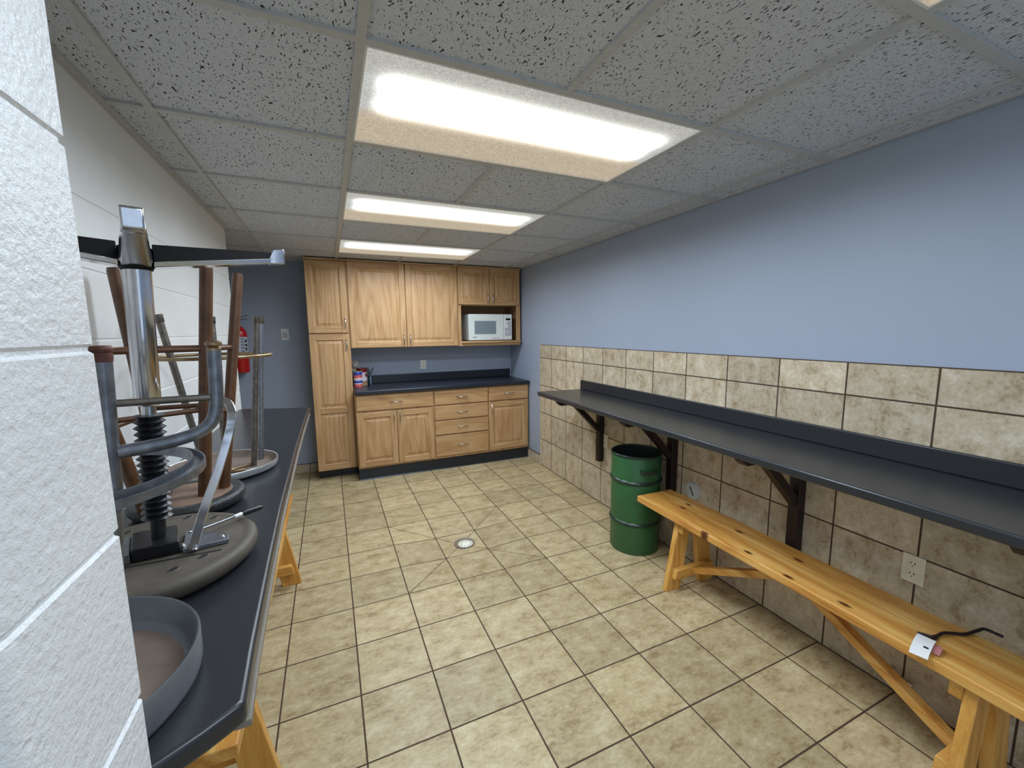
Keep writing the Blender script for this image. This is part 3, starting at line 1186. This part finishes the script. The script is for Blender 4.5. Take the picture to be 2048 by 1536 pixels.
# cord with a tag lying on the bench
bz = 0.4605
t = thing('power_cord', 'black cord with a white tag lying across the pine bench', 'cord', (1.86, 0.58, bz))
pts = [(1.775, 0.607), (1.800, 0.603), (1.842, 0.603), (1.893, 0.600), (1.925, 0.588), (1.962, 0.567), (2.010, 0.556), (2.040, 0.545), (2.052, 0.505)]
pz = [0.010, 0.007, 0.006, 0.008, 0.006, 0.0055, 0.010, 0.014, 0.010]
mm = MB()
cp = catmull([(a - 1.86, b - 0.58, c) for (a, b), c in zip(pts, pz)], 6)
mm.tube(cp, [0.0075] * 14 + [0.0052] * (len(cp) - 14), 10)
mm.build('cord', cord_m, t)
mm = MB()
mm.tube([(1.838 - 1.86, 0.606 - 0.58, 0.007), (1.822 - 1.86, 0.640 - 0.58, 0.006)], [0.006, 0.004], 10)
mm.build('cord_end', cord_m, t)
mm = MB()
q = [(1.796, 0.630), (1.796, 0.580), (1.752, 0.586), (1.716, 0.590)]
mm.strap([(1.797 - 1.86, 0.606 - 0.58, 0.020), (1.772 - 1.86, 0.602 - 0.58, 0.021), (1.745 - 1.86, 0.597 - 0.58, 0.018), (1.718 - 1.86, 0.592 - 0.58, 0.010), (1.702 - 1.86, 0.589 - 0.58, -0.002)], 0.046, 0.0012, (0, 1, 0))
tg = mm.build('tag', tag_m, t)
mm = MB()
mm.strap([(1.796 - 1.86, 0.576 - 0.58, 0.012), (1.775 - 1.86, 0.570 - 0.58, 0.014), (1.748 - 1.86, 0.566 - 0.58, 0.006)], 0.022, 0.0012, (0, 1, 0))
mm.build('tag_fold', tagred, tg)
mm = MB()
mm.bar((1.742 - 1.86, 0.586 - 0.58, 0.0183), (1.736 - 1.86, 0.585 - 0.58, 0.0168), 0.012, 0.0012)
mm.build('print', black_m, tg)

# ------------------------------------------------------------------ green barrel
t = thing('barrel', 'green steel barrel with two dark hoops under the counter by the bench end', 'barrel', (1.918, 2.212, 0))
R = 0.167
mm = MB()
mm.lathe([(0, 0.004), (R - 0.012, 0.002), (R - 0.004, 0.0), (R, 0.008), (R, 0.685), (R - 0.0022, 0.690), (R - 0.004, 0.685), (R - 0.004, 0.02), (0, 0.02)], seg=72,
         mis=[0, 0, 0, 0, 0, 0, 1, 1])
mm.build('body', [green_m, inside_m], t)
for z in (0.215, 0.506):
    mm = MB()
    mm.lathe([(R - 0.001, z - 0.014), (R + 0.007, z - 0.008), (R + 0.010, z), (R + 0.007, z + 0.008), (R - 0.001, z + 0.014)], seg=72)
    mm.build('hoop', greendark, t)
mm = MB()
mm.lathe([(R + 0.0005, 0.676), (R + 0.005, 0.680), (R + 0.005, 0.689), (R, 0.693), (R - 0.004, 0.689)], seg=72)
mm.build('rim', greendark, t)
mm = MB()
a0 = math.radians(-121)
pts = [(math.cos(a0 + k * 0.085) * (R + (0.002 if k in (0, 8) else 0.030)), math.sin(a0 + k * 0.085) * (R + (0.002 if k in (0, 8) else 0.030)), 0.592) for k in range(9)]
mm.strap(pts, 0.026, 0.004, (0, 0, 1))
mm.build('handle', greendark, t)

# ------------------------------------------------------------------ left counter
LZ = 0.985
t = thing('wall_counter', 'charcoal laminate counter along the white block wall carrying upturned stools', 'countertop', (-0.4, 2.0, LZ - 0.036))
xb = -0.6245
poly = [(xb, 0.5785), (-0.305, 0.5785), (-0.262, 0.592), (-0.232, 0.607), (-0.190, 0.633), (-0.155, 0.659), (-0.146, 0.668), (-0.152, 0.80), (-0.160, 1.1), (-0.167, 1.45),
        (-0.170, 2.2), (-0.167, 2.7), (-0.158, 3.30), (-0.150, 3.345), (-0.30, 3.40), (xb, 3.515)]
mm = MB()
mm.prism([(a + 0.4, b - 2.0) for a, b in poly], 0.0, 0.036)
mm.build('counter_slab', lam_m, t, bevel=0.008, bseg=4)

mm = MB()
eb = [(-0.146, 0.672), (-0.152, 0.80), (-0.160, 1.1), (-0.167, 1.45), (-0.170, 2.2), (-0.167, 2.7), (-0.158, 3.30)]
mm.prism([(a + 0.4 + 0.004, b - 2.0) for a, b in eb] + [(a + 0.4 - 0.02, b - 2.0) for a, b in eb[::-1]], -0.013, -0.0003)
mm.build('edge_band', edge_m, t, bevel=0.002)

LT = LZ + 0.0005
# --- grey tubular stool nearest the doorway
ca = Vector((-0.418, 0.752, 0))
g_st = 'upturned stools on the left counter'
t = thing('stool', 'upturned grey tubular stool with shallow dish seat and channel ring, nearest the doorway', 'stool', (ca.x, ca.y, LT), 0, g_st)
def lc(x, y, z):
    return (x - ca.x, y - ca.y, z - LT)
mm = MB()
mm.lathe([(0, 0.0), (0.188, 0.0), (0.195, 0.005), (0.197, 0.014), (0.1975, 0.056), (0.1955, 0.0595), (0.192, 0.057), (0.186, 0.018), (0.172, 0.0075), (0, 0.006)],
         seg=72, mis=[0, 0, 0, 0, 0, 0, 0, 0, 1])
mm.build('seat_pan', [pan_m, panfloor], t, smooth=50)
mm = MB()
rc = lc(-0.418, 0.860, 0)
zo = 1.300 - LT
mm.lathe([(0.182, zo + 0.010), (0.185, zo + 0.010), (0.1855, zo - 0.006), (0.1995, zo - 0.006), (0.200, zo + 0.003), (0.203, zo + 0.003), (0.203, zo - 0.010), (0.182, zo - 0.010), (0.182, zo + 0.010)],
         (rc[0], rc[1], 0), seg=72)
mm.build('foot_ring', steel, t, smooth=50)
mm = MB()
mm.tube([lc(-0.362, 0.853, 0.993), lc(-0.3365, 0.857, 1.28), lc(-0.329, 0.859, 1.492)], [0.0125, 0.0125, 0.0125], 18)
l1 = mm.build('leg', greytube, t)
mm = MB()
mm.lathe([(0.0, 1.512), (0.012, 1.512), (0.0148, 1.508), (0.0148, 1.503), (0.0130, 1.500), (0.0138, 1.494), (0.0128, 1.486), (0.0, 1.486)], (lc(-0.329, 0.859, 0)[0], lc(-0.329, 0.859, 0)[1], -LT), seg=20)
mm.build('foot', rust, l1)
mm = MB()
bent = catmull([lc(-0.190, 0.900, 1.500), lc(-0.1925, 0.8995, 1.425), lc(-0.1955, 0.899, 1.395), lc(-0.203, 0.897, 1.371), lc(-0.222, 0.893, 1.354), lc(-0.252, 0.885, 1.345), lc(-0.290, 0.873, 1.340), lc(-0.326, 0.861, 1.338)], 6)
mm.tube(bent, [0.0112] * len(bent), 18)
l2 = mm.build('leg', greytube, t)
mm = MB()
fx_, fy_, _ = lc(-0.190, 0.900, 0)
mm.lathe([(0.0, 1.516 - LT), (0.009, 1.516 - LT), (0.0135, 1.513 - LT), (0.0135, 1.509 - LT), (0.008, 1.506 - LT), (0.0115, 1.503 - LT), (0.0115, 1.499 - LT), (0, 1.499 - LT)], (fx_, fy_, 0), seg=20)
mm.build('foot', brass, l2)
mm = MB()
mm.tube([lc(-0.330, 0.861, 1.4185), lc(-0.194, 0.899, 1.4145)], 0.0062, 14)
mm.build('rung', oldsteel, t)
for (a, b) in ((-0.535, 0.660), (-0.530, 0.850)):
    mm = MB()
    mm.tube([lc(a + 0.03, b, 0.993), lc(a, b, 1.50)], 0.0118, 16)
    mm.build('leg', greytube, t)

# --- drafting chair
cb = Vector((-0.402, 1.160, 0))
t = thing('drafting_chair', 'upturned drafting chair with chrome post, black bellows and four-armed base', 'chair', (cb.x, cb.y, LT), 0, g_st)
def lb(x, y, z):
    return Vector((x - cb.x, y - cb.y, z - LT))
mm = MB()
mm.lathe([(0, 0.0), (0.165, 0.0), (0.190, 0.006), (0.203, 0.018), (0.2075, 0.030), (0.2065, 0.042), (0.200, 0.049), (0.186, 0.0505), (0.180, 0.048), (0.172, 0.0495), (0.060, 0.0495), (0.0, 0.0495)], seg=80)
st_ = mm.build('seat', dusty, t, smooth=50)
zs = 1.035
for (a, b) in ((-0.313, 1.302), (-0.379, 1.333), (-0.286, 1.075), (-0.492, 1.291), (-0.33, 1.040), (-0.505, 1.06)):
    c_ = lb(a, b, zs)
    mm = MB()
    mm.lathe([(0.0, 0.0004), (0.0082, 0.0004), (0.0095, 0.0018), (0.012, -0.0005)], (c_.x, c_.y, c_.z), seg=18, mis=[1, 0, 0])
    mm.build('screw_recess', [dusty, darkgap], st_)
mm = MB()
for p, q in (((-0.260, 1.120), (-0.470, 1.118)), ((-0.255, 1.092), (-0.470, 1.090))):
    mm.bar(lb(*p, zs + 0.0003), lb(*q, zs + 0.0003), 0.006, 0.0012)
mm.build('seam', darkgap, st_)
mm = MB()
mm.prism([(lb(a, b, 0).x, lb(a, b, 0).y) for a, b in ((-0.452, 1.206), (-0.368, 1.214), (-0.336, 1.112), (-0.420, 1.104))], 1.0362 - LT, 1.066 - LT)
mm.build('mechanism_box', black_m, t, bevel=0.003)
mm = MB()
mm.prism([(lb(a, b, 0).x, lb(a, b, 0).y) for a, b in ((-0.352, 1.216), (-0.268, 1.160), (-0.250, 1.150), (-0.246, 1.122), (-0.330, 1.104))], 1.0361 - LT, 1.046 - LT)
pl = mm.build('mounting_plate', steel, t, bevel=0.001)
for a, b in ((-0.262, 1.146), (-0.305, 1.100), (-0.335, 1.13)):
    c_ = lb(a, b, 1.046)
    mm = MB()
    mm.lathe([(0.0, 0.004), (0.005, 0.003), (0.007, 0.0)], (c_.x, c_.y, c_.z), seg=14)
    mm.build('bolt', chrome, pl)
mm = MB()
mm.prism([(lb(a, b, 0).x, lb(a, b, 0).y) for a, b in ((-0.500, 1.190), (-0.454, 1.206), (-0.422, 1.104), (-0.470, 1.090))], 1.0361 - LT, 1.058 - LT)
mm.build('mounting_plate', steel, t, bevel=0.001)
mm = MB()
mm.tube(catmull([lb(-0.330, 1.160, 1.062), lb(-0.305, 1.182, 1.058), lb(-0.245, 1.248, 1.052)], 4), 0.0028, 10)
lv = mm.build('lever', steel, t)
mm = MB()
mm.tube([lb(-0.254, 1.238, 1.0525), lb(-0.240, 1.253, 1.0515)], [0.0048, 0.0055], 12)
mm.build('collar', white_m, lv)
mm = MB()
mm.tube([lb(-0.240, 1.253, 1.0515), lb(-0.232, 1.262, 1.051), lb(-0.205, 1.278, 1.051), lb(-0.197, 1.282, 1.051)], [0.006, 0.0085, 0.0075, 0.005], 12)
mm.build('grip', black_m, lv)
mm = MB()
jb = catmull([lb(-0.314, 1.108, 1.040), lb(-0.288, 1.114, 1.120), lb(-0.258, 1.125, 1.200), lb(-0.232, 1.138, 1.280), lb(-0.222, 1.150, 1.325), lb(-0.224, 1.165, 1.352), lb(-0.240, 1.185, 1.369), lb(-0.272, 1.210, 1.374), lb(-0.31, 1.24, 1.374)], 6)
mm.strap(jb, 0.019, 0.0065, (0.78, 0.1, 0.0))
mm.build('support_bar', chrome, t, bevel=0.002)
# post and bellows lean a touch
def post(z):
    k = (z - 1.05) / (1.67 - 1.05)
    return lb(-0.385 + 0.017 * k, 1.154 + 0.008 * k, z)
mm = MB()
mm.tube([post(1.058), post(1.14)], [0.014, 0.014], 16)
mm.build('spindle', black_m, t)
mm = MB()
pts, rr = [], []
for k in range(69):
    z = 1.115 + 0.235 * k / 68
    pts.append(post(z))
    rr.append(0.0245 + 0.0045 * math.cos(2 * PI * k / 4))
mm.tube(pts, rr, 28)
mm.build('bellows', rubber, t, smooth=80)
mm = MB()
mm.tube([post(1.345), post(1.44)], 0.0135, 20)
mm.build('inner_post', chrome, t)
mm = MB()
mm.tube([post(1.372), post(1.377), post(1.672)], [0.020, 0.0235, 0.0245], 32)
mm.build('outer_post', chrome, t)
hub = post(1.67)
mm = MB()
mm.lathe([(0, -0.004), (0.027, -0.004), (0.031, 0.004), (0.031, 0.042), (0.022, 0.048), (0.018, 0.062), (0, 0.062)], hub, seg=28)
mm.build('hub', blackcast, t)
for ang, L in ((-72, 0.275), (14, 0.285), (104, 0.27), (204, 0.262)):
    a = math.radians(ang)
    u = Vector((math.cos(a), math.sin(a), 0))
    s = Vector((-u.y, u.x, 0))
    mm = MB()
    lp, lq = [], []
    for k in range(7):
        f = k / 6
        r_ = 0.030 + (L - 0.030 - 0.026) * f
        wt = 0.027 - 0.011 * f
        zb_ = 0.002 + 0.030 * f
        zt2 = 0.050 + 0.008 * f
        c_ = hub + u * r_
        lp.append([c_ + s * wt + Vector((0, 0, zb_ + 0.010)), c_ + s * wt * 0.8 + Vector((0, 0, zt2)), c_ - s * wt * 0.8 + Vector((0, 0, zt2)), c_ - s * wt + Vector((0, 0, zb_ + 0.010))])
        lq.append([c_ + s * (wt + 0.001) + Vector((0, 0, zb_ + 0.0115)), c_ - s * (wt + 0.001) + Vector((0, 0, zb_ + 0.0115)), c_ - s * wt * 0.9 + Vector((0, 0, zb_)), c_ + s * wt * 0.9 + Vector((0, 0, zb_))])
    mm.loft(lp, 0)
    mm.loft(lq, 1)
    arm = mm.build('base_arm', [blackcast, chrome], t, bevel=0.0015)
    mm = MB()
    lp = []
    for r_, w_, z0_, z1_ in ((L - 0.034, 0.0165, 0.030, 0.045), (L - 0.024, 0.0165, 0.0305, 0.066), (L - 0.003, 0.0155, 0.032, 0.069), (L, 0.014, 0.034, 0.066)):
        c_ = hub + u * r_
        lp.append([c_ + s * w_ + Vector((0, 0, z0_)), c_ + s * w_ + Vector((0, 0, z1_)), c_ - s * w_ + Vector((0, 0, z1_)), c_ - s * w_ + Vector((0, 0, z0_))])
    mm.loft(lp)
    mm.build('foot_cap', chrome, arm, bevel=0.002)

# --- brown stool
cc = Vector((-0.432, 1.560, 0))
t = thing('stool', 'upturned brown four-legged stool with black pebbled seat rim behind the chrome post', 'stool', (cc.x, cc.y, LT), 0, g_st)
def lcc(x, y, z):
    return Vector((x - cc.x, y - cc.y, z - LT))
mm = MB()
mm.lathe([(0, 0.0), (0.112, 0.0), (0.140, 0.008), (0.150, 0.022), (0.150, 0.034), (0.144, 0.042), (0.118, 0.044), (0.112, 0.038), (0, 0.038)], seg=64)
mm.build('seat_rim', pebble, t, smooth=50)
mm = MB()
mm.lathe([(0.116, 0.0385), (0.114, 0.0425), (0.0, 0.0425), (0.0, 0.0385), (0.116, 0.0385)], seg=64)
mm.build('seat', brownseat, t, smooth=50)
zb_ = 1.0285
legs = [((-0.503, 1.598), (-0.554, 1.592), 0.0175, 0.0200), ((-0.385, 1.530), (-0.304, 1.452), 0.0175, 0.0165), ((-0.343, 1.580), (-0.255, 1.611), 0.0165, 0.0150), ((-0.505, 1.447), (-0.600, 1.325), 0.0175, 0.0185)]
tops = []
for (bx, by), (tx, ty), r0, r1 in legs:
    a, b = lcc(bx, by, zb_), lcc(tx, ty, 1.722)
    tops.append((a, b))
    mm = MB()
    mm.tube([a, a.lerp(b, 0.985), b], [r0, r1, r1 * 0.9], 18)
    mm.build('leg', brownleg, t)
for zz, r_ in ((1.486, 0.0085), (1.285, 0.0075)):
    for i, j in ((0, 2), (2, 1), (1, 3), (3, 0)):
        f = (zz + (0.018 if (i, j) in ((0, 2), (1, 3)) and zz < 1.4 else 0) - zb_) / (1.722 - zb_)
        mm = MB()
        mm.tube([tops[i][0].lerp(tops[i][1], f), tops[j][0].lerp(tops[j][1], f)], r_, 12)
        mm.build('rung', brownleg, t)

# --- far grey stool
cd = Vector((-0.412, 1.925, 0))
t = thing('stool', 'upturned grey steel stool with pale rimmed dish seat farthest along the counter', 'stool', (cd.x, cd.y, LT), 0, g_st)
def ld(x, y, z):
    return Vector((x - cd.x, y - cd.y, z - LT))
mm = MB()
mm.lathe([(0, 0.0), (0.165, 0.0), (0.182, 0.006), (0.188, 0.014), (0.190, 0.032), (0.188, 0.035), (0.185, 0.033), (0.182, 0.014), (0.170, 0.006), (0, 0.005)], seg=64, mis=[0, 0, 0, 0, 0, 0, 1, 1, 1])
mm.build('seat_pan', [panrim_white, panfloor], t, smooth=50)
for (bx, by), (tx, ty), mt in (((-0.448, 1.845), (-0.538, 1.830), oldsteel), ((-0.310, 1.925), (-0.2575, 1.950), oldsteel), ((-0.296, 2.020), (-0.258, 2.050), steel), ((-0.420, 2.010), (-0.432, 2.060), oldsteel)):
    a, b = ld(bx, by, 0.9915), ld(tx, ty, 1.597)
    mm = MB()
    mm.tube([a, b], [0.0105, 0.0115], 16)
    lg = mm.build('leg', mt, t)
    mm = MB()
    mm.tube([a.lerp(b, 0.955), a.lerp(b, 0.96), a.lerp(b, 1.002)], [0.0118, 0.014, 0.0145], 16)
    mm.build('foot', oldsteel, lg)
mm = MB()
zr = 1.444 - LT
mm.tube([(0.195 * math.cos(2 * PI * k / 64), 0.195 * math.sin(2 * PI * k / 64), zr) for k in range(64)], 0.0065, 12, closed=True)
mm.build('foot_ring', brass, t, smooth=60)
mm = MB()
hp = catmull([ld(-0.305, 1.935, 1.000), ld(-0.352, 1.895, 1.0), ld(-0.378, 1.868, 1.0), ld(-0.372, 1.850, 1.0), ld(-0.330, 1.862, 1.0)], 5)
mm.tube(hp, 0.006, 10)
mm.build('seat_brace', brass, t)

# ------------------------------------------------------------------ fire extinguisher
t = thing('fire_extinguisher', 'red fire extinguisher with grey label hanging on the blue wall behind the stools', 'fire extinguisher', (-0.815, 4.870, 1.145))
mm = MB()
mm.lathe([(0, 0.0), (0.068, 0.0), (0.076, 0.008), (0.076, 0.38), (0.070, 0.415), (0.046, 0.445), (0.024, 0.462), (0.022, 0.475), (0, 0.475)], seg=48)
b_ = mm.build('body', red_m, t, smooth=50)
def arc(a0, a1, z0, z1, r, mat, nm, par):
    mm = MB()
    n = 14
    A = [a0 + (a1 - a0) * k / n for k in range(n + 1)]
    mm.loft([[(r * math.cos(a), r * math.sin(a), z0) for a in A], [(r * math.cos(a), r * math.sin(a), z1) for a in A]], 0, False, False, False)
    return mm.build(nm, mat, par)
D = math.radians
lab = arc(D(-135), D(-6), 0.165, 0.352, 0.0768, labelgrey, 'label_sheet', b_)
mm = MB()
n = 10
for k in range(6):
    A = [D(-70) + (D(-42) - D(-70)) * i / n for i in range(n + 1)]
    z0 = 0.178 + k * 0.029
    mm.loft([[(0.0774 * math.cos(a), 0.0774 * math.sin(a), z0) for a in A], [(0.0774 * math.cos(a), 0.0774 * math.sin(a), z0 + 0.018) for a in A]], 0, False, False, False)
mm.build('label_rows', labelline, b_)
mm = MB()
for k in range(4):
    A = [D(-38) + (D(-22) - D(-38)) * i / n for i in range(n + 1)]
    z0 = 0.180 + k * 0.040
    mm.loft([[(0.0774 * math.cos(a), 0.0774 * math.sin(a), z0) for a in A], [(0.0774 * math.cos(a), 0.0774 * math.sin(a), z0 + 0.026) for a in A]], 0, False, False, False)
mm.build('pictograms', black_m, b_)
mm = MB()
mm.cyl((0, 0, 0.475), (0, 0, 0.515), 0.019)
v_ = mm.build('valve', chrome, t)
mm = MB()
mm.strap([(-0.01, 0, 0.512), (0.03, 0, 0.522), (0.09, 0, 0.53)], 0.022, 0.006, (0, 1, 0))
mm.strap([(-0.01, 0, 0.517), (0.03, 0, 0.548), (0.095, 0, 0.565)], 0.022, 0.005, (0, 1, 0))
mm.build('lever', chrome, v_)
mm = MB()
mm.tube(catmull([(-0.02, 0, 0.50), (-0.06, -0.01, 0.49), (-0.085, -0.02, 0.42), (-0.084, -0.02, 0.25)], 6), 0.009, 10)
mm.build('hose', black_m, t)
mm = MB()
mm.box(-0.02, 0.02, 0.0765, 0.0895, 0.10, 0.44)
mm.build('wall_bracket', black_m, t)

# ------------------------------------------------------------------ daylight, camera, view
w = bpy.data.worlds.new('daylight')
sc.world = w
w.use_nodes = True
bg = w.node_tree.nodes['Background']
bg.inputs[0].default_value = (0.62, 0.78, 1.0, 1)
bg.inputs[1].default_value = 1.15

yaw, pitch, roll = 0.41527158, -0.12785705, -0.01081406
f = Vector((math.sin(yaw) * math.cos(pitch), math.cos(yaw) * math.cos(pitch), math.sin(pitch)))
r = Vector((math.cos(yaw), -math.sin(yaw), 0))
u = r.cross(f)
r2 = r * math.cos(roll) + u * math.sin(roll)
u2 = -r * math.sin(roll) + u * math.cos(roll)
cam = bpy.data.cameras.new('camera')
co = bpy.data.objects.new('camera', cam)
C.objects.link(co)
M = Matrix((r2, u2, -f)).transposed().to_4x4()
M.translation = (0, 0, CAMZ)
co.matrix_world = M
cam.sensor_fit = 'HORIZONTAL'
cam.sensor_width = 36
cam.lens = 825.877 / 2048 * 36
cam.clip_start = 0.02
sc.camera = co
sc.cycles.use_denoising = True
vs = sc.view_settings
vs.view_transform = 'Standard'
vs.look = 'None'
vs.exposure = 0.0
vs.gamma = 1.0
vs.use_curve_mapping = False
